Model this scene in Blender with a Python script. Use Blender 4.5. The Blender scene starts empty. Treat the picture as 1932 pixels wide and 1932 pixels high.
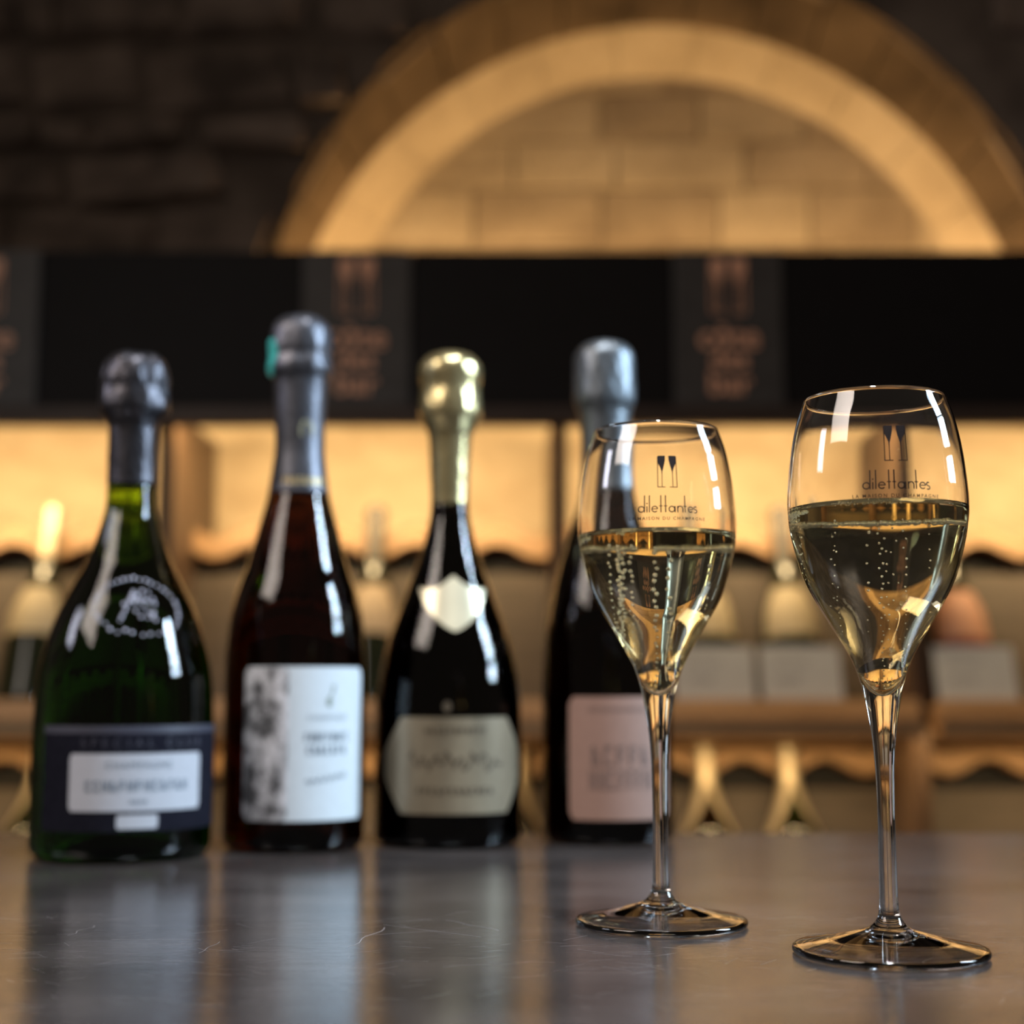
import bpy, bmesh, math, random
from math import sin, cos, pi, radians, asin, atan2, sqrt
from mathutils import Vector, Matrix

SC = bpy.context.scene
COL = SC.collection
rnd = random.Random(7)

# ------------------------------------------------------------------ camera
CAM_H = 0.0946
cam_d = bpy.data.cameras.new('camera')
cam = bpy.data.objects.new('camera', cam_d); COL.objects.link(cam)
cam.location = (0, 0, CAM_H)
cam.rotation_euler = (radians(90) + math.atan(342 / 2800), 0, 0)
cam_d.sensor_width = 36.0
cam_d.lens = 2800 / 1932 * 36.0
cam_d.clip_start = 0.01
cam_d.dof.use_dof = True
cam_d.dof.focus_distance = 0.560
cam_d.dof.aperture_fstop = 5.3
cam_d.dof.aperture_blades = 0
SC.camera = cam

# ------------------------------------------------------------------ world, lights, exposure
SC.view_settings.view_transform = 'Standard'
SC.view_settings.look = 'None'
SC.view_settings.gamma = 1.0
SC.view_settings.use_curve_mapping = False
SC.view_settings.exposure = 0.0
SC.cycles.max_bounces = 14
SC.cycles.transmission_bounces = 14
SC.cycles.glossy_bounces = 5
SC.cycles.diffuse_bounces = 3

world = bpy.data.worlds.new('world'); SC.world = world
world.use_nodes = True
bg = world.node_tree.nodes['Background']
bg.inputs[0].default_value = (1.0, 0.80, 0.62, 1)
bg.inputs[1].default_value = 0.085

def area_light(name, loc, target, size, size_y, power, color, shape='RECTANGLE', spread=180):
    d = bpy.data.lights.new(name, 'AREA')
    d.shape = shape; d.size = size; d.size_y = size_y
    d.energy = power; d.color = color; d.spread = radians(spread)
    o = bpy.data.objects.new(name, d); COL.objects.link(o)
    o.location = loc
    v = Vector(target) - Vector(loc)
    o.rotation_euler = v.to_track_quat('-Z', 'Y').to_euler()
    return o

# shaded lamps: three panels one above the other right of the bar, one softer left of it, room light behind the camera, lamp over the bar
for nm, z_, hz, pw in (('wall_lamp_light_upper', 1.02, .36, 4.6), ('wall_lamp_light_middle', .70, .16, 1.8), ('wall_lamp_light_lower', .50, .10, .9)):
    area_light(nm, (1.45, 0.72, z_), (-0.05, 0.88, 0.13), 0.30, hz, pw, (0.63, 0.82, 1.0), spread=72)
area_light('side_room_light', (-1.45, 0.62, 0.80), (0.0, 0.92, 0.12), 0.26, 0.32, 0.6, (0.84, 0.84, 1.0), spread=80)
area_light('room_light', (-1.35, -0.05, 1.40), (-0.06, 0.86, 0.10), 0.85, 0.85, 5.4, (1.0, 0.86, 0.76), spread=88)
area_light('bar_lamp_light', (0.10, 0.42, 1.55), (0.05, 0.66, 0.0), 0.11, 0.11, 5.4, (0.95, 0.97, 1.0), 'DISK', spread=80)

# ------------------------------------------------------------------ helpers
def tag(o, label=None, cat=None, group=None, kind=None):
    if label: o['label'] = label
    if cat: o['category'] = cat
    if group: o['group'] = group
    if kind: o['kind'] = kind
    return o

def empty(name, loc=(0, 0, 0), rot=(0, 0, 0)):
    o = bpy.data.objects.new(name, None); COL.objects.link(o)
    o.empty_display_size = 0.02
    o.location = loc; o.rotation_euler = rot
    return o

def mesh_obj(name, verts, faces, mat=None, parent=None, smooth=False, sharp=None):
    me = bpy.data.meshes.new(name)
    me.from_pydata([tuple(v) for v in verts], [], faces)
    bm = bmesh.new(); bm.from_mesh(me)
    bmesh.ops.recalc_face_normals(bm, faces=bm.faces)
    bm.to_mesh(me); bm.free()
    me.update()
    if smooth:
        me.polygons.foreach_set('use_smooth', [True] * len(me.polygons))
        if sharp is not None:
            me.set_sharp_from_angle(angle=radians(sharp))
    o = bpy.data.objects.new(name, me); COL.objects.link(o)
    if mat: me.materials.append(mat)
    if parent: o.parent = parent
    return o

def box_geo(x0, x1, y0, y1, z0, z1, bev=0.0):
    bm = bmesh.new()
    bmesh.ops.create_cube(bm, size=1)
    for v in bm.verts:
        v.co = Vector(((x0 + x1) / 2 + v.co.x * (x1 - x0), (y0 + y1) / 2 + v.co.y * (y1 - y0), (z0 + z1) / 2 + v.co.z * (z1 - z0)))
    if bev > 0:
        bmesh.ops.bevel(bm, geom=list(bm.edges), offset=bev, segments=2, affect='EDGES', profile=0.5)
    vs = [tuple(v.co) for v in bm.verts]
    bm.verts.index_update()
    fs = [[v.index for v in f.verts] for f in bm.faces]
    bm.free()
    return vs, fs

def box(name, x0, x1, y0, y1, z0, z1, mat, parent=None, bev=0.001):
    v, f = box_geo(x0, x1, y0, y1, z0, z1, bev)
    return mesh_obj(name, v, f, mat, parent)

def catrom(pts, n=6):
    out = []
    m = len(pts)
    for i in range(m - 1):
        p0 = pts[max(i - 1, 0)]; p1 = pts[i]; p2 = pts[i + 1]; p3 = pts[min(i + 2, m - 1)]
        t1 = [(p2[k] - p0[k]) / 2 for k in (0, 1)]
        t2 = [(p3[k] - p1[k]) / 2 for k in (0, 1)]
        d = math.dist(p1, p2)
        for t_ in (t1, t2):
            L = math.hypot(*t_)
            if L > d * 1.0 and L > 0:
                t_[0] *= d / L; t_[1] *= d / L
        for s in range(n):
            t = s / n
            a = 2 * t**3 - 3 * t**2 + 1; b = t**3 - 2 * t**2 + t
            c = -2 * t**3 + 3 * t**2; e = t**3 - t**2
            out.append(tuple(a * p1[k] + b * t1[k] + c * p2[k] + e * t2[k] for k in (0, 1)))
    out.append(tuple(pts[-1]))
    return [(max(r, 0.0), z) for r, z in out]

def lathe_geo(prof, seg=64, wob=None):
    verts, faces, rings = [], [], []
    for (r, z) in prof:
        if r < 1e-6:
            rings.append([len(verts)]); verts.append((0, 0, z))
        else:
            idx = []
            for k in range(seg):
                a = 2 * pi * k / seg
                rr, zz = (r, z) if wob is None else wob(r, z, a)
                idx.append(len(verts)); verts.append((rr * sin(a), -rr * cos(a), zz))
            rings.append(idx)
    for i in range(len(rings) - 1):
        A, B = rings[i], rings[i + 1]
        if len(A) == 1 and len(B) == 1: continue
        for k in range(seg):
            k2 = (k + 1) % seg
            if len(A) == 1: faces.append((A[0], B[k], B[k2]))
            elif len(B) == 1: faces.append((A[k], B[0], A[k2]))
            else: faces.append((A[k], A[k2], B[k2], B[k]))
    return verts, faces

def lathe(name, prof, mat, parent=None, seg=64, wob=None, sharp=None):
    v, f = lathe_geo(prof, seg, wob)
    return mesh_obj(name, v, f, mat, parent, True, sharp)

def radius_fn(prof):
    p = sorted([(z, r) for r, z in prof])
    def R(z):
        if z <= p[0][0]: return p[0][1]
        if z >= p[-1][0]: return p[-1][1]
        lo, hi = 0, len(p) - 1
        while hi - lo > 1:
            m = (lo + hi) // 2
            if p[m][0] <= z: lo = m
            else: hi = m
        z0, r0 = p[lo]; z1, r1 = p[hi]
        return r0 + (r1 - r0) * (z - z0) / max(z1 - z0, 1e-9)
    return R

def surf_patch(name, R, fmap, nu, nv, mat, parent, off=0.0003, thick=0.00022):
    """a sheet following a surface of revolution; fmap(s,t) -> (angle, z)"""
    verts, faces = [], []
    for lay in (0, 1):
        o = off if lay == 0 else off - thick
        for j in range(nv + 1):
            for i in range(nu + 1):
                a, z = fmap(i / nu, j / nv)
                r = R(z) + o
                verts.append((r * sin(a), -r * cos(a), z))
    n1 = (nu + 1) * (nv + 1)
    I = lambda l, i, j: l * n1 + j * (nu + 1) + i
    for j in range(nv):
        for i in range(nu):
            faces.append((I(0, i, j), I(0, i + 1, j), I(0, i + 1, j + 1), I(0, i, j + 1)))
            faces.append((I(1, i, j), I(1, i, j + 1), I(1, i + 1, j + 1), I(1, i + 1, j)))
    for i in range(nu):
        faces.append((I(0, i, 0), I(1, i, 0), I(1, i + 1, 0), I(0, i + 1, 0)))
        faces.append((I(0, i, nv), I(0, i + 1, nv), I(1, i + 1, nv), I(1, i, nv)))
    for j in range(nv):
        faces.append((I(0, 0, j), I(0, 0, j + 1), I(1, 0, j + 1), I(1, 0, j)))
        faces.append((I(0, nu, j), I(1, nu, j), I(1, nu, j + 1), I(0, nu, j + 1)))
    return mesh_obj(name, verts, faces, mat, parent, True, 40)

def rect_map(a0, a1, z0, z1, corner=0.0, Rm=0.044):
    """rounded rectangle in (angle, z)"""
    def fm(s, t):
        z = z0 + (z1 - z0) * t
        ins = 0.0
        d = min(z - z0, z1 - z)
        if corner > 0 and d < corner:
            ins = corner - sqrt(max(corner**2 - (corner - d)**2, 0))
        ins /= Rm
        return (a0 + ins) + ((a1 - ins) - (a0 + ins)) * s, z
    return fm

# --- flat lettering -------------------------------------------------
def font_geo(text, size, bold=False, spacing=1.0, extrude=0.0):
    cu = bpy.data.curves.new('lettering', 'FONT')
    cu.body = text; cu.size = size; cu.align_x = 'CENTER'; cu.align_y = 'BOTTOM_BASELINE'
    cu.space_character = spacing; cu.resolution_u = 3
    if bold: cu.offset = size * 0.012
    o = bpy.data.objects.new('lettering', cu); COL.objects.link(o)
    dg = bpy.context.evaluated_depsgraph_get()
    me = bpy.data.meshes.new_from_object(o.evaluated_get(dg))
    vs = [(v.co.x, v.co.y) for v in me.vertices]
    fs = [tuple(p.vertices) for p in me.polygons]
    bpy.data.objects.remove(o); bpy.data.curves.remove(cu); bpy.data.meshes.remove(me)
    return vs, fs

def ribbon(pts, w):
    vs, fs = [], []
    n = len(pts)
    for i, p in enumerate(pts):
        a = pts[max(i - 1, 0)]; b = pts[min(i + 1, n - 1)]
        dx, dy = b[0] - a[0], b[1] - a[1]
        L = math.hypot(dx, dy) or 1
        nx, ny = -dy / L * w / 2, dx / L * w / 2
        vs += [(p[0] + nx, p[1] + ny), (p[0] - nx, p[1] - ny)]
    for i in range(n - 1):
        fs.append((2 * i, 2 * i + 1, 2 * i + 3, 2 * i + 2))
    return vs, fs

def arc(cx, cy, r, a0, a1, n=20, ry=None):
    ry = r if ry is None else ry
    return [(cx + r * cos(radians(a0 + (a1 - a0) * i / n)), cy + ry * sin(radians(a0 + (a1 - a0) * i / n))) for i in range(n + 1)]

def merge(parts):
    V, F = [], []
    for vs, fs in parts:
        b = len(V); V += list(vs); F += [tuple(i + b for i in f) for f in fs]
    return V, F

def xf(geo, s=1.0, dx=0.0, dy=0.0):
    return [(x * s + dx, y * s + dy) for x, y in geo[0]], geo[1]

def wordmark():
    """slim geometric wordmark, x-height 1, tall ascenders"""
    w = 0.17; P = []
    def x(zx): return (zx - 927) / 130.0
    A = 2.66; h = 0.5
    def stem(cx, top=A, bot=0.0): P.append(ribbon([(cx, bot), (cx, top)], w))
    def ring(cx): P.append(ribbon(arc(cx, h, h - w / 2 + .02, 0, 360, 32), w))
    def e(cx):
        r = h - w / 2 + .02
        P.append(ribbon(arc(cx, h, r, 5, 318, 28), w))
        P.append(ribbon([(cx - r, h + .03), (cx + r + .04, h + .03)], w * .85))
    ring(x(392)); stem(x(455))
    stem(x(505), 0.97); P.append(ribbon([(x(505) - .10, 1.38), (x(505) + .10, 1.38)], .20))
    stem(x(555)); e(x(660))
    for c in (783, 877): stem(x(c)); P.append(ribbon([(x(c) - .27, .98), (x(c) + .27, .98)], w * .8))
    ring(x(1003)); stem(x(1068), 1.0)
    stem(x(1120), 1.0)
    r = .40
    P.append(ribbon(arc(x(1120) + r, .58, r, 180, 0, 16) + [(x(1120) + 2 * r, 0)], w))
    stem(x(1272)); P.append(ribbon([(x(1272) - .27, .98), (x(1272) + .27, .98)], w * .8))
    e(x(1395))
    cx = x(1503)
    P.append(ribbon(arc(cx, .74, .23, 40, 270, 14) + arc(cx, .25, .25, 90, -140, 16), w))
    return merge(P)

def poly_fill(pts):
    return pts, [tuple(range(len(pts)))]

def two_flute_mark(hgt):
    """emblem: two filled flutes standing in narrow bottle outlines; height hgt, centred on x, base at 0"""
    P = []
    W = 0.62; lw = 0.026
    for sgn in (-1, 1):
        # flute: bowl with flat top, taper to stem; axis at x = sgn*.17 ; outer straight edge at sgn*.30
        ax = sgn * 0.165
        xo = sgn * 0.285; xi = sgn * 0.055
        bowl = [(xo, 1.0), (xi, 1.0), (xi + sgn * .003, .86), (xi + sgn * .03, .74), (ax - sgn * .045, .60), (ax - sgn * .017, .50), (ax - sgn * .012, .40),
                (ax + sgn * .012, .40), (ax + sgn * .02, .52), (ax + sgn * .06, .64), (xo, .76)]
        P.append(poly_fill(bowl))
        P.append(ribbon([(ax, .42), (ax, .0)], .024))
        P.append(ribbon([(xo + sgn * .012, .98), (xo + sgn * .012, 0.0)], lw))
        P.append(ribbon([(xo + sgn * .025, .012), (ax - sgn * .10, .012)], lw))
    return xf(merge(P), hgt)

def letter_strokes(width, hgt, n, w, seed):
    """a line of small print too fine to read: upright and cross strokes"""
    r = random.Random(seed); P = []
    step = width / n
    for i in range(n):
        x0 = -width / 2 + (i + .5) * step
        P.append(ribbon([(x0 - step * .26, 0), (x0 - step * .26, hgt)], w))
        k = r.randrange(4)
        if k == 0: P.append(ribbon([(x0 + step * .22, 0), (x0 + step * .22, hgt)], w))
        if k in (0, 1): P.append(ribbon([(x0 - step * .26, hgt * .5), (x0 + step * .22, hgt * .5)], w))
        if k in (1, 2): P.append(ribbon([(x0 - step * .26, hgt - w / 2), (x0 + step * .26, hgt - w / 2)], w))
        if k in (2, 3): P.append(ribbon([(x0 - step * .26, w / 2), (x0 + step * .26, w / 2)], w))
        if k == 3: P.append(ribbon([(x0 + step * .24, 0), (x0 - step * .2, hgt)], w))
    return merge(P)

def wrap_print(name, geo, R, ac, zc, mat, parent, off=0.0004):
    """lay flat lettering on a surface of revolution, centred at angle ac, base at height zc"""
    vs = []
    Rc = R(zc)
    for (x, y) in geo[0]:
        a = ac + x / Rc; z = zc + y; r = R(z) + off
        vs.append((r * sin(a), -r * cos(a), z))
    me = bpy.data.meshes.new(name); me.from_pydata(vs, [], geo[1]); me.update()
    o = bpy.data.objects.new(name, me); COL.objects.link(o)
    me.materials.append(mat); o.parent = parent
    return o

# ------------------------------------------------------------------ materials
MATS = {}
def new_mat(name):
    m = bpy.data.materials.new(name); m.use_nodes = True
    nt = m.node_tree
    return m, nt, nt.nodes['Principled BSDF'], nt.nodes['Material Output']

def node(nt, typ, **kw):
    n = nt.nodes.new(typ)
    for k, v in kw.items(): setattr(n, k, v)
    return n

def coords(nt, scale=(1, 1, 1), kind='Object'):
    tc = node(nt, 'ShaderNodeTexCoord'); mp = node(nt, 'ShaderNodeMapping')
    mp.inputs['Scale'].default_value = scale
    nt.links.new(tc.outputs[kind], mp.inputs['Vector'])
    return mp.outputs['Vector']

def plain(name, col, rough=0.5, metal=0.0, var=0.12, nscale=40, bump=0.0, coat=0.0, ior=1.5, stretch=(1, 1, 1), spec=None):
    """principled with gentle procedural variation of colour and relief"""
    if name in MATS: return MATS[name]
    m, nt, b, out = new_mat(name)
    vec = coords(nt, stretch)
    nz = node(nt, 'ShaderNodeTexNoise'); nz.inputs['Scale'].default_value = nscale; nz.inputs['Detail'].default_value = 4
    nt.links.new(vec, nz.inputs['Vector'])
    cr = node(nt, 'ShaderNodeValToRGB')
    cr.color_ramp.elements[0].position = 0.3; cr.color_ramp.elements[1].position = 0.7
    cr.color_ramp.elements[0].color = tuple(max(c * (1 - var), 0) for c in col) + (1,)
    cr.color_ramp.elements[1].color = tuple(min(c * (1 + var), 1) for c in col) + (1,)
    nt.links.new(nz.outputs['Fac'], cr.inputs['Fac'])
    nt.links.new(cr.outputs['Color'], b.inputs['Base Color'])
    b.inputs['Roughness'].default_value = rough
    b.inputs['Metallic'].default_value = metal
    b.inputs['IOR'].default_value = ior
    b.inputs['Coat Weight'].default_value = coat
    if spec is not None: b.inputs['Specular IOR Level'].default_value = spec
    if bump > 0:
        bp = node(nt, 'ShaderNodeBump'); bp.inputs['Strength'].default_value = bump; bp.inputs['Distance'].default_value = 0.002
        nt.links.new(nz.outputs['Fac'], bp.inputs['Height'])
        nt.links.new(bp.outputs['Normal'], b.inputs['Normal'])
    MATS[name] = m
    return m

def glass(name, col=(1, 1, 1), ior=1.5, rough=0.0):
    if name in MATS: return MATS[name]
    m, nt, b, out = new_mat(name)
    nt.nodes.remove(b)
    g = node(nt, 'ShaderNodeBsdfGlass')
    g.inputs['Color'].default_value = (*col, 1); g.inputs['IOR'].default_value = ior; g.inputs['Roughness'].default_value = rough
    nt.links.new(g.outputs[0], out.inputs['Surface'])
    MATS[name] = m
    return m

def bottle_glass(name, col, density):
    """dark bottle glass full of wine: clear glossy surface, light dies out inside"""
    if name in MATS: return MATS[name]
    m, nt, b, out = new_mat(name)
    b.inputs['Base Color'].default_value = (0.9, 0.92, 0.88, 1)
    b.inputs['Transmission Weight'].default_value = 1.0
    b.inputs['IOR'].default_value = 1.42
    b.inputs['Roughness'].default_value = 0.015
    va = node(nt, 'ShaderNodeVolumeAbsorption')
    va.inputs['Color'].default_value = (*col, 1); va.inputs['Density'].default_value = density
    nt.links.new(va.outputs[0], out.inputs['Volume'])
    MATS[name] = m
    return m

def wood(name, c0, c1, stretch=(3, 40, 40), rough=0.5, bump=0.15):
    if name in MATS: return MATS[name]
    m, nt, b, out = new_mat(name)
    vec = coords(nt, stretch)
    nz = node(nt, 'ShaderNodeTexNoise'); nz.inputs['Scale'].default_value = 2.2; nz.inputs['Detail'].default_value = 6; nz.inputs['Distortion'].default_value = 0.6
    nt.links.new(vec, nz.inputs['Vector'])
    cr = node(nt, 'ShaderNodeValToRGB')
    cr.color_ramp.elements[0].position = 0.32; cr.color_ramp.elements[1].position = 0.68
    cr.color_ramp.elements[0].color = (*c0, 1); cr.color_ramp.elements[1].color = (*c1, 1)
    nt.links.new(nz.outputs['Fac'], cr.inputs['Fac']); nt.links.new(cr.outputs['Color'], b.inputs['Base Color'])
    b.inputs['Roughness'].default_value = rough
    bp = node(nt, 'ShaderNodeBump'); bp.inputs['Strength'].default_value = bump; bp.inputs['Distance'].default_value = 0.001
    nt.links.new(nz.outputs['Fac'], bp.inputs['Height']); nt.links.new(bp.outputs['Normal'], b.inputs['Normal'])
    MATS[name] = m
    return m

def stone(name, c0, c1, c2, scale=4.0):
    if name in MATS: return MATS[name]
    m, nt, b, out = new_mat(name)
    tc = node(nt, 'ShaderNodeNewGeometry')
    nz = node(nt, 'ShaderNodeTexNoise'); nz.inputs['Scale'].default_value = scale; nz.inputs['Detail'].default_value = 5
    nt.links.new(tc.outputs['Position'], nz.inputs['Vector'])
    n2 = node(nt, 'ShaderNodeTexNoise'); n2.inputs['Scale'].default_value = scale * 14; n2.inputs['Detail'].default_value = 6
    nt.links.new(tc.outputs['Position'], n2.inputs['Vector'])
    cr = node(nt, 'ShaderNodeValToRGB')
    e = cr.color_ramp.elements
    e[0].position = 0.34; e[0].color = (*c0, 1); e[1].position = 0.68; e[1].color = (*c2, 1)
    mid = e.new(0.5); mid.color = (*c1, 1)
    nt.links.new(nz.outputs['Fac'], cr.inputs['Fac'])
    mx = node(nt, 'ShaderNodeMixRGB'); mx.blend_type = 'MULTIPLY'; mx.inputs['Fac'].default_value = 0.35
    nt.links.new(cr.outputs['Color'], mx.inputs['Color1']); nt.links.new(n2.outputs['Fac'], mx.inputs['Color2'])
    nt.links.new(mx.outputs['Color'], b.inputs['Base Color'])
    b.inputs['Roughness'].default_value = 0.9
    bp = node(nt, 'ShaderNodeBump'); bp.inputs['Strength'].default_value = 0.5; bp.inputs['Distance'].default_value = 0.006
    nt.links.new(n2.outputs['Fac'], bp.inputs['Height']); nt.links.new(bp.outputs['Normal'], b.inputs['Normal'])
    MATS[name] = m
    return m

def emitter(name, col, strength):
    if name in MATS: return MATS[name]
    m, nt, b, out = new_mat(name)
    b.inputs['Base Color'].default_value = (0.9, 0.85, 0.75, 1)
    b.inputs['Emission Color'].default_value = (*col, 1)
    b.inputs['Emission Strength'].default_value = strength
    MATS[name] = m
    return m

def foil(name, col, rough=0.32, bump=0.35, nscale=260):
    return plain(name, col, rough, 0.9, 0.10, nscale, bump)

def counter_mat():
    m, nt, b, out = new_mat('brushed_zinc')
    v1 = coords(nt, (3.0, 420.0, 1.0)); v2 = coords(nt, (22, 60, 1)); v3 = coords(nt, (2.2, 3.5, 1))
    n1 = node(nt, 'ShaderNodeTexNoise'); n1.inputs['Scale'].default_value = 6; n1.inputs['Detail'].default_value = 6
    n2 = node(nt, 'ShaderNodeTexNoise'); n2.inputs['Scale'].default_value = 8; n2.inputs['Detail'].default_value = 6
    n3 = node(nt, 'ShaderNodeTexNoise'); n3.inputs['Scale'].default_value = 5; n3.inputs['Detail'].default_value = 3
    for v, n in ((v1, n1), (v2, n2), (v3, n3)): nt.links.new(v, n.inputs['Vector'])
    cr = node(nt, 'ShaderNodeValToRGB')
    cr.color_ramp.elements[0].position = 0.36; cr.color_ramp.elements[1].position = 0.66
    cr.color_ramp.elements[0].color = (0.020, 0.018, 0.018, 1); cr.color_ramp.elements[1].color = (0.075, 0.066, 0.064, 1)
    ad = node(nt, 'ShaderNodeMath', operation='ADD'); ad2 = node(nt, 'ShaderNodeMath', operation='MULTIPLY'); ad2.inputs[1].default_value = 0.5
    nt.links.new(n1.outputs['Fac'], ad.inputs[0]); nt.links.new(n3.outputs['Fac'], ad.inputs[1]); nt.links.new(ad.outputs[0], ad2.inputs[0])
    nt.links.new(ad2.outputs[0], cr.inputs['Fac'])
    nt.links.new(cr.outputs['Color'], b.inputs['Base Color'])
    mr = node(nt, 'ShaderNodeMapRange'); mr.inputs['To Min'].default_value = 0.09; mr.inputs['To Max'].default_value = 0.20
    nt.links.new(n2.outputs['Fac'], mr.inputs['Value']); nt.links.new(mr.outputs[0], b.inputs['Roughness'])
    b.inputs['Metallic'].default_value = 0.0
    b.inputs['IOR'].default_value = 1.72
    bp = node(nt, 'ShaderNodeBump'); bp.inputs['Strength'].default_value = 0.22; bp.inputs['Distance'].default_value = 0.0002
    ml = node(nt, 'ShaderNodeMath', operation='ADD')
    nt.links.new(n1.outputs['Fac'], ml.inputs[0]); nt.links.new(n2.outputs['Fac'], ml.inputs[1])
    nt.links.new(ml.outputs[0], bp.inputs['Height']); nt.links.new(bp.outputs['Normal'], b.inputs['Normal'])
    return m

M_stone_dark = stone('dark_rubble_stone', (0.14, 0.110, 0.095), (0.30, 0.235, 0.20), (0.44, 0.35, 0.30), 9.0)
M_mortar_dark = stone('dark_mortar', (0.16, 0.125, 0.105), (0.24, 0.19, 0.16), (0.32, 0.26, 0.22), 8.0)
M_stone_pale = stone('pale_limestone', (0.50, 0.42, 0.33), (0.62, 0.53, 0.42), (0.70, 0.61, 0.50), 6.0)
M_stone_warm = stone('weathered_limestone', (0.36, 0.29, 0.23), (0.46, 0.38, 0.30), (0.56, 0.47, 0.38), 6.0)
M_stone_shaded = stone('shade_toned_limestone', (0.08, 0.055, 0.037), (0.13, 0.092, 0.062), (0.18, 0.13, 0.09), 7.0)  # limestone darkened to paint the weaker light on the outer arch face
M_mortar_pale = stone('pale_mortar', (0.45, 0.39, 0.31), (0.52, 0.45, 0.36), (0.58, 0.51, 0.41), 9.0)
M_black = plain('black_lacquer_board', (0.0045, 0.0035, 0.0042), 0.6, var=0.2, spec=0.25)
M_plate = plain('charcoal_sign_plate', (0.055, 0.050, 0.048), 0.5, var=0.2)
M_rail = wood('dark_walnut', (0.030, 0.017, 0.012), (0.055, 0.032, 0.022), (4, 40, 40))
M_oak = wood('oiled_oak', (0.30, 0.165, 0.075), (0.46, 0.27, 0.13), (5, 40, 60))
M_upright = wood('stained_oak', (0.075, 0.042, 0.024), (0.12, 0.07, 0.04), (40, 40, 4))
M_board = wood('brown_oak_board', (0.056, 0.040, 0.029), (0.085, 0.062, 0.045), (5, 40, 30), 0.6)
M_backpanel = wood('pale_birch_panel', (0.62, 0.47, 0.30), (0.78, 0.62, 0.42), (6, 6, 9), 0.6, 0.05)
M_copper = plain('copper_lettering', (0.95, 0.48, 0.30), 0.5, 0.0, 0.1)
M_floor = plain('dark_stone_floor', (0.05, 0.045, 0.04), 0.6, var=0.3, nscale=6)
M_print = plain('dark_print', (0.012, 0.006, 0.007), 0.5, var=0.0)
M_ink = plain('grey_ink', (0.16, 0.20, 0.25), 0.6, var=0.1)
M_inkdark = plain('black_ink', (0.03, 0.03, 0.035), 0.6, var=0.1)
M_glass = glass('clear_crystal', (1, 1, 1), 1.50)
M_wine = glass('pale_gold_champagne', (1.0, 0.94, 0.74), 1.34)
def bubble_mat():
    m, nt, b, out = new_mat('gas_bubble'); nt.nodes.remove(b)
    g = node(nt, 'ShaderNodeBsdfGlass'); g.inputs['IOR'].default_value = 0.75
    r = node(nt, 'ShaderNodeBsdfGlossy'); r.inputs['Roughness'].default_value = 0.25; r.inputs['Color'].default_value = (1, .97, .9, 1)
    mx = node(nt, 'ShaderNodeMixShader'); mx.inputs[0].default_value = 0.62
    nt.links.new(g.outputs[0], mx.inputs[1]); nt.links.new(r.outputs[0], mx.inputs[2]); nt.links.new(mx.outputs[0], out.inputs['Surface'])
    return m
M_bubble = bubble_mat()
M_white_paper = plain('cool_white_paper', (0.80, 0.82, 0.84), 0.65, var=0.04, nscale=300)
M_card = plain('grey_card', (0.34, 0.36, 0.41), 0.7, var=0.05)

# ------------------------------------------------------------------ setting: floor, stone wall, lit niche
o = box('floor', -3.5, 3.8, -2.5, 3.2, -1.10, -1.05, M_floor, bev=0); tag(o, kind='structure')

WY = 2.46                    # face of the dark rubble wall
FC = (0.264, 0.5786); FR = (0.705, 0.795)       # front arch opening
MY = 2.56; MC = (0.2612, 0.5983); MR = (0.6747, 0.7085)       # inner edge of the arch face
RY = 2.67; RC = (0.2724, 0.6199); RI = (0.5748, 0.600)         # bright splay meets the tympanum
TY = 2.69                    # tympanum
SILL = 0.70

def ell(c, r, a, k=1.0): return (c[0] + r[0] * k * cos(a), c[1] + r[1] * k * sin(a))

# backing of the dark wall: strip between arch opening and far edges, plus the part below the sill
verts, faces = [], []
N = 48
a_lo = asin((SILL - FC[1]) / FR[1])
angs = [a_lo + (pi - 2 * a_lo) * i / N for i in range(N + 1)]
for a in angs:
    x, z = ell(FC, FR, a); verts.append((x, WY + .03, z))
    d = (cos(a), sin(a)); k = 3.4
    verts.append((FC[0] + d[0] * k, WY + .03, max(FC[1] + d[1] * k, SILL)))
for i in range(N): faces.append((2 * i, 2 * i + 1, 2 * i + 3, 2 * i + 2))
b = len(verts)
verts += [(-3.2, WY + .03, -1.05), (3.7, WY + .03, -1.05), (3.7, WY + .03, SILL), (-3.2, WY + .03, SILL)]
faces.append((b, b + 1, b + 2, b + 3))
wall = mesh_obj('wall_back', verts, faces, M_mortar_dark); tag(wall, kind='structure')
wall.modifiers.new('thickness', 'SOLIDIFY').thickness = 0.02

def stone_mesh(name, seed):
    r = random.Random(seed)
    j = lambda s: (r.random() - .5) * s
    v = []
    for (x, z) in ((-.5, -.5), (.5, -.5), (.5, .5), (-.5, .5)):
        v.append((x + j(.22), 0.5, z + j(.26)))
    mid = [(p[0] * 1.0, -0.15 + j(.2), p[2]) for p in v]
    fr = [(p[0] * .82 + j(.05), -0.5 + j(.25), p[2] * .76 + j(.06)) for p in v]
    cen = (j(.2), -0.62 + j(.15), j(.2))
    vs = v + mid + fr + [cen]
    fs = [(3, 2, 1, 0)]
    for k in range(4):
        k2 = (k + 1) % 4
        fs += [(k, k2, 4 + k2, 4 + k), (4 + k, 4 + k2, 8 + k2, 8 + k), (8 + k, 8 + k2, 12)]
    me = bpy.data.meshes.new(name); me.from_pydata(vs, [], fs); me.update()
    return me
STONES = [stone_mesh('stone', 100 + k) for k in range(7)]
for me in STONES: me.materials.append(M_stone_dark)

def put_stone(x, z, w, h, y, d, parent, name='stone', meshes=STONES, rot=0.0):
    o = bpy.data.objects.new(name, meshes[rnd.randrange(len(meshes))]); COL.objects.link(o)
    o.location = (x, y, z); o.scale = (w, d, h); o.rotation_euler = (0, rot, 0)
    o.parent = parent
    return o

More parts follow.
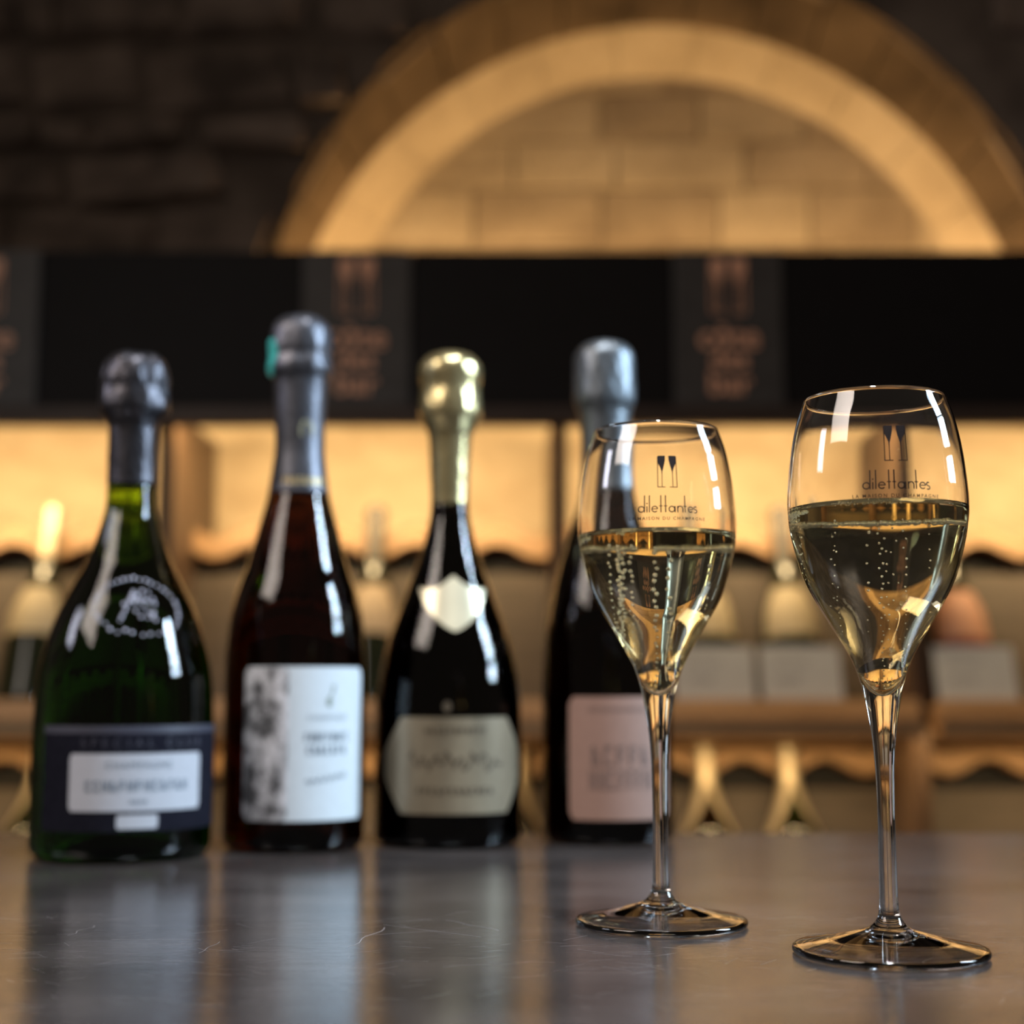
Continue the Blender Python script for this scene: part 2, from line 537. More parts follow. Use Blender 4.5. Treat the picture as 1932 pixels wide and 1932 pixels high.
z = SILL + 0.02
while z < 1.55:
    h = rnd.uniform(.06, .15)
    x = -1.15 - rnd.random() * .1
    while x < 1.75:
        w = rnd.uniform(.08, .26)
        cx, cz = x + w / 2, z + h / 2
        q = min(((max(abs(cx - FC[0]) - w * .38, 0)) / FR[0])**2 + (max(cz - h * .4 - FC[1], 0) / FR[1])**2, 9)
        if q > 1.0:
            put_stone(cx, cz, w * .96, h * .94, WY + .015 + rnd.uniform(-.008, .012), .06, wall, rot=rnd.uniform(-.06, .06))
        x += w
    z += h

# niche: splayed outer arch, bright inner arch ring, tympanum
niche = empty('wall_niche', (FC[0], TY, SILL)); tag(niche, kind='structure')
niche_off = Vector(niche.location)
def niche_part(name, vs, fs, mat, smooth=False):
    vs = [tuple(Vector(v) - niche_off) for v in vs]
    return mesh_obj(name, vs, fs, mat, niche, smooth)
# tympanum backing
vs = [(RC[0] - .75, TY + .02, SILL - .05), (RC[0] + .75, TY + .02, SILL - .05), (RC[0] + .75, TY + .02, 1.5), (RC[0] - .75, TY + .02, 1.5)]
niche_part('tympanum_backing', vs, [(0, 1, 2, 3)], M_mortar_pale)
vs, fs = box_geo(FC[0] - .78, FC[0] + .78, WY + .01, TY + .02, SILL - .04, SILL, 0.002)
niche_part('niche_sill', vs, fs, M_stone_warm)
# tympanum stones (dressed blocks, thin joints)
def block_mesh(name, seed, mat):
    r = random.Random(seed); j = lambda s: (r.random() - .5) * s
    back = [(x, .5, z) for x, z in ((-.5, -.5), (.5, -.5), (.5, .5), (-.5, .5))]
    mid = [(x, -.30, z) for x, z in ((-.5, -.5), (.5, -.5), (.5, .5), (-.5, .5))]
    fr = [(p[0] * .985, -.5 + j(.08), p[2] * .965) for p in mid]
    vs = back + mid + fr
    fs = [(3, 2, 1, 0), (8, 9, 10, 11)]
    for k in range(4):
        k2 = (k + 1) % 4
        fs += [(k, k2, 4 + k2, 4 + k), (4 + k, 4 + k2, 8 + k2, 8 + k)]
    me = bpy.data.meshes.new(name); me.from_pydata(vs, [], fs); me.update(); me.materials.append(mat)
    return me
BL = [block_mesh('stone', 300 + k, M_stone_pale if k % 3 else M_stone_warm) for k in range(6)]
z = SILL + .002; row = 0
while z < RC[1] + RI[1] + .02:
    h = rnd.uniform(.085, .12)
    half = RI[0] * sqrt(max(1 - ((z - RC[1]) / RI[1])**2, 0)) + .03
    x = RC[0] - half - (row % 2) * .05
    while x < RC[0] + half:
        w = rnd.uniform(.16, .28)
        o = put_stone(x + w / 2 - niche_off.x, z + h / 2 - niche_off.z, w - .002, h - .002, TY - niche_off.y, .04, niche, meshes=BL)
        x += w
    z += h; row += 1

def voussoirs(n, a0, a1, c0, r0, y0, c1, r1, y1, c2, r2, y2, mat, name, gap=.0035, jag=0.0):
    """wedge stones: face between curve 1 (inner) and curve 0 (outer); soffit from curve 1 back to curve 2"""
    for i in range(n):
        u0 = a0 + (a1 - a0) * i / n + gap; u1 = a0 + (a1 - a0) * (i + 1) / n - gap
        K = 4; vs = []; fs = []
        dy = rnd.uniform(-.003, .003); kk = 1 + rnd.random() * jag
        for k in range(K + 1):
            a = u0 + (u1 - u0) * k / K
            p0 = ell(c0, r0, a, kk); p1 = ell(c1, r1, a); p2 = ell(c2, r2, a)
            vs += [(p0[0], y0 + dy, p0[1]), (p1[0], y1 + dy, p1[1]), (p2[0], y2, p2[1]), (p0[0], y2, p0[1])]
        for k in range(K):
            b0 = 4 * k
            for m in range(4):
                m2 = (m + 1) % 4
                fs.append((b0 + m, b0 + m2, b0 + 4 + m2, b0 + 4 + m))
        fs += [(0, 1, 2, 3), tuple(4 * K + q for q in (3, 2, 1, 0))]
        niche_part(name, vs, fs, mat)
voussoirs(17, a_lo - .02, pi - a_lo + .02, FC, (FR[0] + .004, FR[1] + .004), WY - .004, MC, MR, MY, MC, MR, MY + .03, M_stone_shaded, 'arch_voussoir', .003, .035)
voussoirs(13, a_lo - .04, pi - a_lo + .04, MC, (MR[0] + .02, MR[1] + .02), MY + .028, MC, MR, MY + .028, RC, RI, TY + .01, M_stone_pale, 'splay_voussoir', .0016)
niche_part('arch_backing', [p for a in [a_lo - .04 + (pi - 2 * a_lo + .08) * i / 40 for i in range(41)] for p in (
        (ell(FC, FR, a, 1.03)[0], WY + .045, ell(FC, FR, a, 1.03)[1]), (ell(RC, RI, a, 1.06)[0], TY + .015, ell(RC, RI, a, 1.06)[1]))],
    [(2 * i, 2 * i + 1, 2 * i + 3, 2 * i + 2) for i in range(40)], M_mortar_pale)

# ------------------------------------------------------------------ bar counter
ctr = empty('bar_counter', (0, 0.35, -1.05))
tag(ctr, 'dark grey brushed metal bar counter carrying the glasses and champagne bottles', 'counter')
def in_ctr(o): o.location = -ctr.location; o.parent = ctr; return o
M_counter = counter_mat()
in_ctr(box('counter_top', -1.3, 1.4, -0.45, 1.034, -0.04, 0.0, M_counter, bev=0.003))
in_ctr(box('counter_body', -1.25, 1.35, -0.30, 0.90, -1.05, -0.04, M_rail, bev=0.002))
# light scratches worn into the metal (a few raised burrs)
M_scr = plain('bright_scratch', (0.55, 0.54, 0.58), 0.35, 0.6, 0.1)
P = []
for (x0, y0, x1, y1, w) in ((-.0615, .573, -.0515, .620, .00030), (-.053, .627, -.012, .596, .00018), (-.058, .600, -.030, .612, .00015), (-.028, .640, -.005, .612, .00022),
                            (-.155, .590, -.120, .589, .00020), (-.175, .600, -.171, .625, .00025), (-.115, .560, -.112, .585, .00018), (.105, .60, .125, .606, .00016)):
    n = 10; pts = []
    for i in range(n + 1):
        t = i / n
        pts.append((x0 + (x1 - x0) * t + .0012 * sin(3.1 * t * pi) * (1 if w > .0002 else .4), y0 + (y1 - y0) * t))
    P.append(ribbon(pts, w))
for k in range(420):
    x0 = rnd.uniform(-.24, .22); y0 = rnd.uniform(.46, .66); L = rnd.uniform(.003, .016); a = rnd.gauss(0, .5)
    P.append(ribbon([(x0, y0), (x0 + L * cos(a), y0 + L * sin(a))], rnd.uniform(.00005, .00011)))
g = merge(P)
me = bpy.data.meshes.new('scratches'); me.from_pydata([(x, y, .00004) for x, y in g[0]], [], g[1]); me.update(); me.materials.append(M_scr)
o = bpy.data.objects.new('scratches', me); COL.objects.link(o); in_ctr(o); tag(o, kind='stuff', label='fine pale scratches in the counter top')

# ------------------------------------------------------------------ champagne glasses
G_OUT = [(26.26, 205.5), (29.43, 196.2), (31.96, 183.2), (33.3, 170.2), (33.45, 163.7), (32.78, 156.5), (30.92, 147.5), (28.27, 138.3), (25.34, 131.7), (19.04, 120.8),
         (13.46, 111.5), (10.08, 104.6), (7.4, 95.8), (5.7, 86.8), (4.4, 78.0), (3.55, 67.0), (3.25, 56.0), (3.15, 45.8), (3.20, 38.2), (3.35, 22.0), (3.6, 16.2), (4.5, 12.8),
         (7.2, 9.7), (12.0, 7.9), (22.0, 5.3), (31.0, 3.5), (34.6, 2.8), (35.2, 2.0), (35.2, 1.0), (34.6, 0.35)]
G_IN = [(26.26 - .45, 205.75), (26.26 - .9, 205.3), (28.5, 196.2), (31.0, 183.2), (32.35, 170.2), (32.45, 163.7), (31.75, 156.5), (29.85, 147.5), (27.1, 138.3), (24.1, 131.7), (17.6, 120.8),
        (11.6, 111.5), (7.6, 104.6), (4.9, 99.2), (2.9, 95.9), (1.2, 94.3), (0.0, 94.0)]
mm = lambda L: [(r / 1000, z / 1000) for r, z in L]
GO = catrom(mm(G_OUT), 5); GI = catrom(mm(G_IN), 5)
foot = mm([(33.8, 0.10), (32.6, 0.15), (31.0, 0.75), (22.0, 2.7), (12.0, 4.6), (7.0, 5.3), (3.0, 5.6), (0.0, 5.7)])
GLASS_PROF = [(0.0, GI[-1][1])] + list(reversed(GI))[1:] + GO + foot
R_GOUT = radius_fn(GO[:60]); R_GIN = radius_fn(GI)

def sphere_geo(c, r, nu=10, nv=6, sz=1.0):
    vs = [(c[0], c[1], c[2] + r * sz)]; fs = []
    for j in range(1, nv):
        t = pi * j / nv
        for i in range(nu):
            a = 2 * pi * i / nu
            vs.append((c[0] + r * sin(t) * cos(a), c[1] + r * sin(t) * sin(a), c[2] + r * sz * cos(t)))
    vs.append((c[0], c[1], c[2] - r * sz))
    for i in range(nu):
        fs.append((0, 1 + i, 1 + (i + 1) % nu))
        for j in range(nv - 2):
            p = 1 + j * nu
            fs.append((p + i, p + nu + i, p + nu + (i + 1) % nu, p + (i + 1) % nu))
        p = 1 + (nv - 2) * nu
        fs.append((p + i, len(vs) - 1, p + (i + 1) % nu))
    return vs, fs

def champagne_glass(loc, level, print_a, trains, seed, rb, label, ringset):
    X, Y = loc
    root = empty('champagne_glass', (X, Y, 0.0002), (0, 0, -atan2(X, Y)))
    tag(root, label, 'glass', 'two flutes of champagne on the counter')
    lathe('glass_body', GLASS_PROF, M_glass, root, 128)
    # wine fills the bowl, meniscus creeping up the wall; reaches a hair into the glass so no air film is left
    ov = 0.00025
    wp = [(0.0, GI[-1][1] - ov)]
    for (r, z) in reversed(GI):
        if r > 0.0005 and z < level: wp.append((r + ov, z - ov * .5))
    Rl = R_GIN(level)
    wp += [(Rl + ov, level + .0), (R_GIN(level + .0014) + ov * .5, level + .0014), (Rl - .0004, level + .0009), (Rl - .0012, level + .0004), (Rl - .0025, level + .0001), (Rl * .8, level), (Rl * .4, level), (0, level)]
    lathe('wine', wp, M_wine, root, 128)
    r = random.Random(seed); P = []
    for (bx, by, z0, z1, n, s) in trains:
        for i in range(n):
            t = (i + r.random() * .6) / n
            z = z0 + (z1 - z0) * t**1.15
            rad = rb * s * (.55 + .55 * t) * r.uniform(.8, 1.15)
            x = bx + r.gauss(0, .00035); y = by + r.gauss(0, .0004)
            lim = R_GIN(z) - rad - .0006
            d = math.hypot(x, y)
            if lim < .0003: continue
            if d > lim: x *= lim / d; y *= lim / d
            P.append(sphere_geo((x, y, z), rad, sz=1.12))
    for (a0, a1, n, k0, k1, s) in ringset:
        for i in range(n):
            a = r.uniform(a0, a1); k = r.uniform(k0, k1); rad = rb * s * r.uniform(.5, 1.05)
            rr = (Rl - .0012) * k - rad
            P.append(sphere_geo((rr * sin(a), -rr * cos(a), level - rad * .75), rad, 8, 5))
    V, F = [], []
    for vs, fs in P:
        b = len(V); V += vs; F += [tuple(i + b for i in f) for f in fs]
    o = mesh_obj('bubbles', V, F, M_bubble, root, True); tag(o, kind='stuff')
    # print
    xh = 0.00262
    wrap_print('printed_emblem', two_flute_mark(.0132), R_GOUT, print_a, .1768, M_print, root, .00006)
    wrap_print('printed_wordmark', xf(wordmark(), xh), R_GOUT, print_a, .1666, M_print, root, .00006)
    wrap_print('printed_lettering', font_geo('LA MAISON DU CHAMPAGNE', .0018, True, 1.42), R_GOUT, print_a, .1636, M_print, root, .00006)
    return root

full = 2 * pi
champagne_glass((0.13786, 0.55619), 0.1621, radians(12.5),
    [(-.0125, -.004, .118, .161, 13, .8), (-.0115, .010, .113, .161, 10, .75), (.0005, -.003, .096, .161, 30, 1.0), (.0022, .002, .098, .160, 18, .9), (.0075, -.004, .104, .161, 20, .95),
     (.0135, .004, .105, .161, 16, .7), (-.021, .006, .126, .161, 12, .9), (-.024, -.004, .130, .161, 14, .8), (.004, .008, .11, .161, 12, .8), (-.003, .004, .12, .161, 8, 1.1)],
    11, .00042, 'champagne glass nearest the camera, right of the other, in sharp focus',
    [(pi * .80, pi * 1.25, 320, .80, 1.0, 1.05), (pi * .60, pi * .80, 24, .93, 1.0, .9), (pi * 1.3, pi * 1.64, 210, .75, 1.0, 1.05), (-.5, .3, 40, .9, 1.0, .8)])
champagne_glass((0.06136, 0.62533), 0.1594, radians(8.0),
    [(-.0165, -.008, .122, .158, 14, 1.0), (-.0125, -.002, .112, .158, 30, 1.1), (-.0105, .003, .108, .158, 28, 1.05), (-.0085, -.004, .112, .158, 18, 1.0), (-.0005, -.003, .096, .158, 26, 1.15), (.0035, .002, .100, .157, 18, 1.1),
     (.0190, -.012, .126, .150, 8, 1.3), (-.010, .012, .106, .150, 20, .7)],
    23, .00070, 'champagne glass behind and left of the nearer one, in front of the pink-labelled bottle',
    [(pi * .72, pi * 1.02, 110, .82, 1.0, 1.0), (pi * 1.06, pi * 1.62, 170, .82, 1.0, 1.0), (pi * .40, pi * .64, 50, .93, 1.0, 1.0)])

# ------------------------------------------------------------------ champagne bottles on the counter
def crinkle(seed, amp, z_lo, z_hi):
    r = random.Random(seed); ph = [r.uniform(0, 6.28) for _ in range(6)]
    def w(rad, z, a):
        k = 1.0 if z_lo < z < z_hi else .25
        d = sin(5 * a + ph[0] + 90 * z) * .5 + sin(9 * a + ph[1] - 160 * z) * .35 + sin(14 * a + ph[2] + 300 * z) * .25 + sin(4 * a + ph[3]) * .4
        return rad + amp * k * d * min(1, rad / .01), z + amp * .5 * k * sin(3 * a + ph[4])
    return w

def bottle_root(X, Y, label):
    root = empty('champagne_bottle', (X, Y, 0.0), (0, 0, -atan2(X, Y)))
    tag(root, label, 'bottle', 'champagne bottles standing on the counter')
    return root

def bottle_body(root, prof, zf, mat, foilmat, seed, amp, zcap):
    """prof: full silhouette top->base (mm). Glass below zf, foil capsule above."""
    dense = catrom(mm(prof), 6)
    zf /= 1000
    Rf = radius_fn(dense)
    rb = dense[-1][0]
    glass_p = [(0.0, zf + .012), (Rf(zf) - .0012, zf + .010), (Rf(zf) - .0004, zf)] + [p for p in dense if p[1] < zf - .001]
    zb = glass_p[-1][1]
    glass_p += [(rb - .0006, zb * .55), (rb - .003, .0012), (rb - .006, .0003), (rb - .012, .0003), (rb * .55, .006), (rb * .3, .012), (0, .015)]
    lathe('bottle_glass', glass_p, mat, root, 72)
    fo = [p for p in dense if p[1] > zf + .0005]
    fo = [(r + .00025, z) for r, z in fo]
    fo[0] = (0.0, fo[0][1])
    fo += [(Rf(zf) + .00035, zf), (Rf(zf) - .0006, zf + .0003)]
    lathe('foil_capsule', fo, foilmat, root, 96, crinkle(seed, amp, zcap / 1000, 1))
    return Rf

# --- bottle 1: broad green bottle, dark label, embossed emblem with painted glints
M_green = bottle_glass('deep_green_bottle_glass', (0.70, 0.84, 0.0), 200)
M_gun = foil('gunmetal_foil', (0.070, 0.068, 0.078), 0.34)
r1 = bottle_root(-0.2306, 0.89145, 'broad green champagne bottle with a dark label and embossed oval emblem with painted glints, leftmost on the counter')
B1 = [(0.0, 301.4), (8, 300.9), (13.0, 299.7), (18.0, 294.8), (20.5, 284.5), (20.3, 278), (20.9, 271.0), (20.6, 265), (17.4, 260.6), (15.0, 256.2), (14.52, 248.3), (14.4, 232), (14.46, 218.7), (15.2, 204.1),
      (19.3, 189.3), (22.7, 179.6), (26.9, 169.4), (39.4, 144.8), (45.08, 128.6), (50.0, 108.1), (52.2, 78.0), (52.4, 38.3), (52.4, 8.7)]
R1 = bottle_body(r1, B1, 219, M_green, M_gun, 3, .00075, 256)
M_lab_dark = plain('midnight_blue_paper', (0.012, 0.012, 0.018), 0.8, var=0.15, nscale=200, spec=0.0)
M_panel = plain('pale_grey_paper', (0.42, 0.43, 0.475), 0.65, var=0.04, nscale=300)
M_lab_band = plain('slate_label_edge', (0.045, 0.045, 0.065), 0.5, var=0.1)
lab = surf_patch('main_label', R1, rect_map(radians(-56), radians(98), .0178, .0722), 40, 6, M_lab_dark, r1)
surf_patch('label_top_band', R1, rect_map(radians(-56), radians(98), .0722, .0765), 40, 2, M_lab_band, r1)
surf_patch('white_name_panel', R1, rect_map(radians(-33), radians(54), .0292, .0610, .001), 30, 12, M_panel, r1, .0006)
surf_patch('vintage_tag', R1, rect_map(radians(-3), radians(22), .0195, .0272, .0006), 8, 5, M_panel, r1, .0006)
wrap_print('small_print', font_geo('SPECIAL CLUB', .0072, False, 1.7), R1, radians(14), .0645, M_lab_band, r1, .0006)
wrap_print('small_print', font_geo('CHAMPAGNE', .0050, False, 1.35), R1, radians(10), .0530, M_ink, r1, .0009)
wrap_print('name_print', letter_strokes(.060, .0056, 13, .0011, 5), R1, radians(10), .0405, M_ink, r1, .0009)
wrap_print('small_print', letter_strokes(.010, .002, 4, .0005, 6), R1, radians(10), .0335, M_ink, r1, .0009)
M_glint = plain('painted_glint_beads', (0.62, 0.62, 0.74), 0.25, 0.1, 0.1)  # opaque pale colour that paints the glints of the embossed glass
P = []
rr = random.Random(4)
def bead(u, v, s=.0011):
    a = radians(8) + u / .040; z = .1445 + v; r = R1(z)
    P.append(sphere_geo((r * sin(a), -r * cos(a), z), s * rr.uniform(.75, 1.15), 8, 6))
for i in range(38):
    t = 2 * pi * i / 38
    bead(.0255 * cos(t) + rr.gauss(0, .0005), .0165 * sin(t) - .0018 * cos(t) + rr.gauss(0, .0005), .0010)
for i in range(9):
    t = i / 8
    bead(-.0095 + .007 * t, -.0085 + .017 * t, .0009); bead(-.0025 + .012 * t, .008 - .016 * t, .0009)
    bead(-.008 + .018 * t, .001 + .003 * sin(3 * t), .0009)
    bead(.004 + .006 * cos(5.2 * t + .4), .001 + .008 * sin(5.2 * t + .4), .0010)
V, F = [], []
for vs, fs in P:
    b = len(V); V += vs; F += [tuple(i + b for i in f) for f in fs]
o = mesh_obj('embossed_emblem', V, F, M_glint, r1, True); o['label'] = 'oval emblem embossed on the shoulder, glints painted as pale beads'

# --- bottle 2: tall amber bottle, white label with a black and white picture
M_amber = bottle_glass('dark_amber_bottle_glass', (0.76, 0.60, 0.0), 200)
M_slate = foil('slate_grey_foil', (0.11, 0.113, 0.132), 0.42, 0.2)
r2 = bottle_root(-0.1357, 0.93658, 'tall dark amber champagne bottle with grey foil and a white label, second from left')
B2 = [(0.0, 336.7), (7, 336.2), (12.33, 334.6), (18.3, 327.9), (19.6, 315), (18.9, 309), (19.9, 303.0), (19.4, 298), (17.3, 294.5), (16.6, 287), (16.2, 276), (15.61, 262.0), (15.58, 247.5), (17.3, 233.2), (19.5, 218.9), (25.9, 195.1), (32.8, 171.5),
      (38.3, 155.4), (41.4, 140.4), (43.3, 120.4), (43.6, 80.8), (43.5, 7.6)]
R2 = bottle_body(r2, B2, 219.5, M_amber, M_slate, 9, .00045, 292)
M_label2 = plain('bluish_white_label', (0.56, 0.61, 0.65), 0.6, var=0.03, nscale=200)
surf_patch('main_label', R2, rect_map(radians(-43.5), radians(66), .0192, .1105, .0028), 36, 24, M_label2, r2)
def picture_mat():
    m, nt, b, out = new_mat('foliage_print')
    vec = coords(nt, (1, 1, .7))
    n1 = node(nt, 'ShaderNodeTexNoise'); n1.inputs['Scale'].default_value = 75; n1.inputs['Detail'].default_value = 3; n1.inputs['Roughness'].default_value = .65
    nt.links.new(vec, n1.inputs['Vector'])
    cr = node(nt, 'ShaderNodeValToRGB'); e = cr.color_ramp.elements
    e[0].position = .40; e[0].color = (.07, .07, .075, 1); e[1].position = .58; e[1].color = (.66, .66, .70, 1)
    nt.links.new(n1.outputs['Fac'], cr.inputs['Fac']); nt.links.new(cr.outputs['Color'], b.inputs['Base Color'])
    b.inputs['Roughness'].default_value = .6
    return m
surf_patch('label_picture', R2, rect_map(radians(-43.2), radians(-5), .0196, .1100, .0026), 14, 24, picture_mat(), r2, .0005)
wrap_print('small_print', font_geo('CHAMPAGNE', .0036, False, 1.3), R2, radians(27), .0790, M_ink, r2, .0006)
wrap_print('name_print', letter_strokes(.030, .0052, 9, .0008, 15), R2, radians(27), .0660, M_ink, r2, .0006)
wrap_print('name_print', letter_strokes(.027, .0052, 7, .0009, 16), R2, radians(27), .0585, M_ink, r2, .0006)
wrap_print('signature_print', merge([ribbon([(-.014 + .0015 * i, .002 * sin(2.3 * i) + .00022 * i) for i in range(19)], .0009)]), R2, radians(27), .0420, M_ink, r2, .0006)
P = [poly_fill([(.0022 * cos(t * .6), .0030 * sin(t * .6)) for t in range(10)]), ribbon([(.0005, .003), (.0025, .007), (.0035, .0105)], .0012), ribbon([(.0035, .0105), (.0015, .0088), (.0025, .007)], .0008)]
wrap_print('crest_print', merge(P), R2, radians(28), .0895, plain('sage_ink', (.25, .29, .26), .6), r2, .0006)
M_goldink = plain('dull_gold_ink', (0.50, 0.40, 0.22), 0.4, 0.4)
wrap_print('foil_emblem', merge([poly_fill([(-.004, 0), (.004, 0), (.0046, .006), (.0022, .010), (-.003, .010), (-.0046, .005)])]), R2, radians(16), .2555, plain('faded_gold_ink', (.28, .26, .17), .5, .3), r2, .0006)
wrap_print('foil_lettering', letter_strokes(.028, .0045, 9, .0010, 21), R2, radians(12), .2245, M_goldink, r2, .0009)
M_teal = plain('turquoise_seal', (0.06, 0.50, 0.48), 0.4, var=.05)
surf_patch('pull_tab', R2, lambda s, t: (radians(-72) + radians(52) * (s - .5) * (1 - .55 * abs(2 * t - 1)**2) - radians(6) * (1 - t), .2955 + .0235 * t), 8, 8, M_teal, r2, .0016, .0010)

# --- bottle 3: black bottle, gold foil, gold shield and label
M_blackglass = bottle_glass('black_bottle_glass', (0.3, 0.2, 0.1), 300)
M_gold = foil('pale_gold_foil', (0.62, 0.53, 0.28), 0.27, 0.25)
r3 = bottle_root(-0.0408, 0.96363, 'black champagne bottle with gold foil, gold neck shield and gold label, third from left')
B3 = [(0.0, 318.1), (8, 317.6), (14.05, 316.3), (19.6, 310.6), (20.8, 304), (19.4, 293.4), (20.3, 283.8), (20.2, 276), (17.4, 269.5), (14.4, 263.3), (13.3, 252), (12.88, 241.7), (12.14, 218.2), (13.0, 208.8), (16.1, 194.5), (21.9, 176.1), (32.2, 148.2), (40.0, 127.3),
      (44.1, 108.2), (46.4, 89.5), (46.8, 61.2), (46.8, 5.1)]
R3 = bottle_body(r3, B3, 216.5, M_blackglass, M_gold, 14, .00035, 262)
def shield(s, t):
    u = (s - .5) * 2
    top = .1612 + .0095 * max(0, 1 - (abs(u) / .55))**1.2 * 1.0 - .002 * (1 - abs(u))
    bot = .1328 + .0275 * abs(u)**1.35
    top = max(top, bot + .0008)
    return radians(6) + radians(52) * u * .93, bot + (top - bot) * t
M_shield = plain('cream_gold_paper', (0.70, 0.64, 0.46), 0.30, 0.45, .06)
surf_patch('neck_shield', R3, shield, 28, 12, M_shield, r3)
M_goldlab = plain('brushed_gold_paper', (0.27, 0.225, 0.155), 0.36, 0.45, .25, 60, stretch=(1, 1, .25))
def octo(s, t):
    z = .0215 + .0585 * t; d = min(t, 1 - t)
    w = 1.0 - .30 * max(0, 1 - d / .36)
    return radians(6) + radians(63) * (s - .5) * 2 * w, z
lab3 = surf_patch('main_label', R3, octo, 36, 16, M_goldlab, r3)
M_bronze = plain('bronze_ink', (0.10, 0.078, 0.052), .45, .3)
wrap_print('small_print', letter_strokes(.040, .0036, 11, .0008, 31), R3, radians(6), .0700, M_bronze, r3, .0006)
wrap_print('script_print', merge([ribbon([(-.030 + .00075 * i + .0012 * sin(.9 * i), .0038 * sin(.62 * i) + .0024 * sin(.23 * i + 1)) for i in range(81)], .0013)]), R3, radians(6), .0535, M_bronze, r3, .0006)
wrap_print('small_print', letter_strokes(.050, .0040, 12, .0010, 33), R3, radians(6), .0335, M_bronze, r3, .0006)
wrap_print('neck_mark', merge([poly_fill([(.0028 * cos(t * .7), .0034 * sin(t * .7)) for t in range(9)])]), R3, radians(-1), .0865, M_bronze, r3, .0004)

# --- bottle 4: brown bottle, grey foil, pink label (behind the left glass)
M_brown = bottle_glass('olive_brown_bottle_glass', (0.70, 0.58, 0.0), 260)
M_steel = foil('blue_grey_foil', (0.165, 0.185, 0.205), 0.42, 0.2)
r4 = bottle_root(0.0622, 0.98154, 'dark champagne bottle with blue-grey foil and a dusty pink label, behind the left glass')
B4 = [(0.0, 330.0), (8, 329.5), (14.32, 327.8), (19.2, 321.4), (20.2, 312), (20.5, 298), (20.2, 288.6), (17.8, 282.2), (16.72, 275.8), (15.9, 266), (15.62, 256.0), (15.94, 238.0), (18.2, 222.0), (23.7, 201.7), (31.9, 174.1), (37.1, 153.7), (40.5, 133.5), (42.6, 93.2), (42.6, 4.0)]
R4 = bottle_body(r4, B4, 228, M_brown, M_steel, 21, .0005, 280)
M_pink = plain('dusty_pink_paper', (0.30, 0.178, 0.138), 0.6, var=.05, nscale=200)
surf_patch('main_label', R4, rect_map(radians(-34), radians(62), .0160, .0925, .003), 30, 16, M_pink, r4)
M_pinkink = plain('brown_ink', (0.165, 0.105, 0.087), .6)
wrap_print('name_print', letter_strokes(.040, .0120, 5, .0018, 41), R4, radians(12), .0500, M_pinkink, r4, .0006)
wrap_print('name_print', letter_strokes(.042, .0120, 7, .0016, 42), R4, radians(12), .0350, M_pinkink, r4, .0006)
wrap_print('small_print', letter_strokes(.046, .0024, 16, .0005, 43), R4, radians(14), .0835, M_pinkink, r4, .0006)

# ------------------------------------------------------------------ wall cabinet with display rows
cab = empty('display_cabinet', (0.1, 2.3, -1.05))
tag(cab, 'dark wall cabinet with backlit bottle display rows and a black header', 'cabinet')
CO = Vector(cab.location)
def cpart(name, vs, fs, mat, smooth=False):
    return mesh_obj(name, [tuple(Vector(v) - CO) for v in vs], fs, mat, cab, smooth)
def cbox(name, x0, x1, y0, y1, z0, z1, mat, bev=0.001):
    v, f = box_geo(x0, x1, y0, y1, z0, z1, bev); return cpart(name, v, f, mat)

CX0, CX1 = -1.35, 1.75
cbox('back_panel', CX0, CX1, 2.40, 2.415, -1.05, .70, M_backpanel)
cbox('top_board', CX0, CX1, 2.075, 2.44, .675, .695, M_rail)
for i, (x0, x1) in enumerate(((CX0, -.8247), (-.6702, -.298), (-.1430, .229), (.384, .756), (.911, CX1))):
    cbox('header_panel', x0, x1, 2.058, 2.072, .4957, .7217, M_black)
cbox('header_backing', CX0, CX1, 2.072, 2.080, .470, .715, M_black)
cbox('header_rail', CX0, CX1, 2.050, 2.078, .4692, .4955, M_rail, .002)
for x in (-1.05, -.4933, .0674, .5713, 1.12):
    cbox('upright', x - .0115, x + .0115, 2.09, 2.398, -.42, .50, M_upright)
cbox('plinth', CX0, CX1, 2.10, 2.398, -1.05, -.36, M_rail)

# signs on the header
def sign(xc, label):
    root = empty('shelf_sign', (xc, 2.056, .4957)); tag(root, label, 'sign', 'signs on the cabinet header')
    v, f = box_geo(-.0765, .0765, -.004, .0155, .0005, .2255, .0012)
    mesh_obj('sign_plate', v, f, M_plate, root)
    def flat(name, g, dz, ext=.0012):
        vs = [(x, -.0042, y + dz) for x, y in g[0]]; n = len(vs)
        vs2 = vs + [(x, -.0042 - ext, z) for x, _, z in vs]
        fs = [tuple(reversed(q)) for q in g[1]] + [tuple(i + n for i in q) for q in g[1]]
        mesh_obj(name, vs2, fs, M_copper, root)
    g = two_flute_mark(.080)
    flat('sign_emblem', g, .133)
    flat('sign_word', font_geo('côte', .048, True, 1.0), .0830)
    flat('sign_word', font_geo('des', .040, True, 1.0), .0535)
    flat('sign_word', font_geo('bar', .046, True, 1.0), .0175)
    return root
sign(-.7473, 'charcoal sign with copper lettering at the left edge of the header')
sign(-.2204, 'charcoal sign with copper emblem and lettering above the amber bottle')
sign(.3066, 'charcoal sign with copper emblem and lettering, right half of the header')

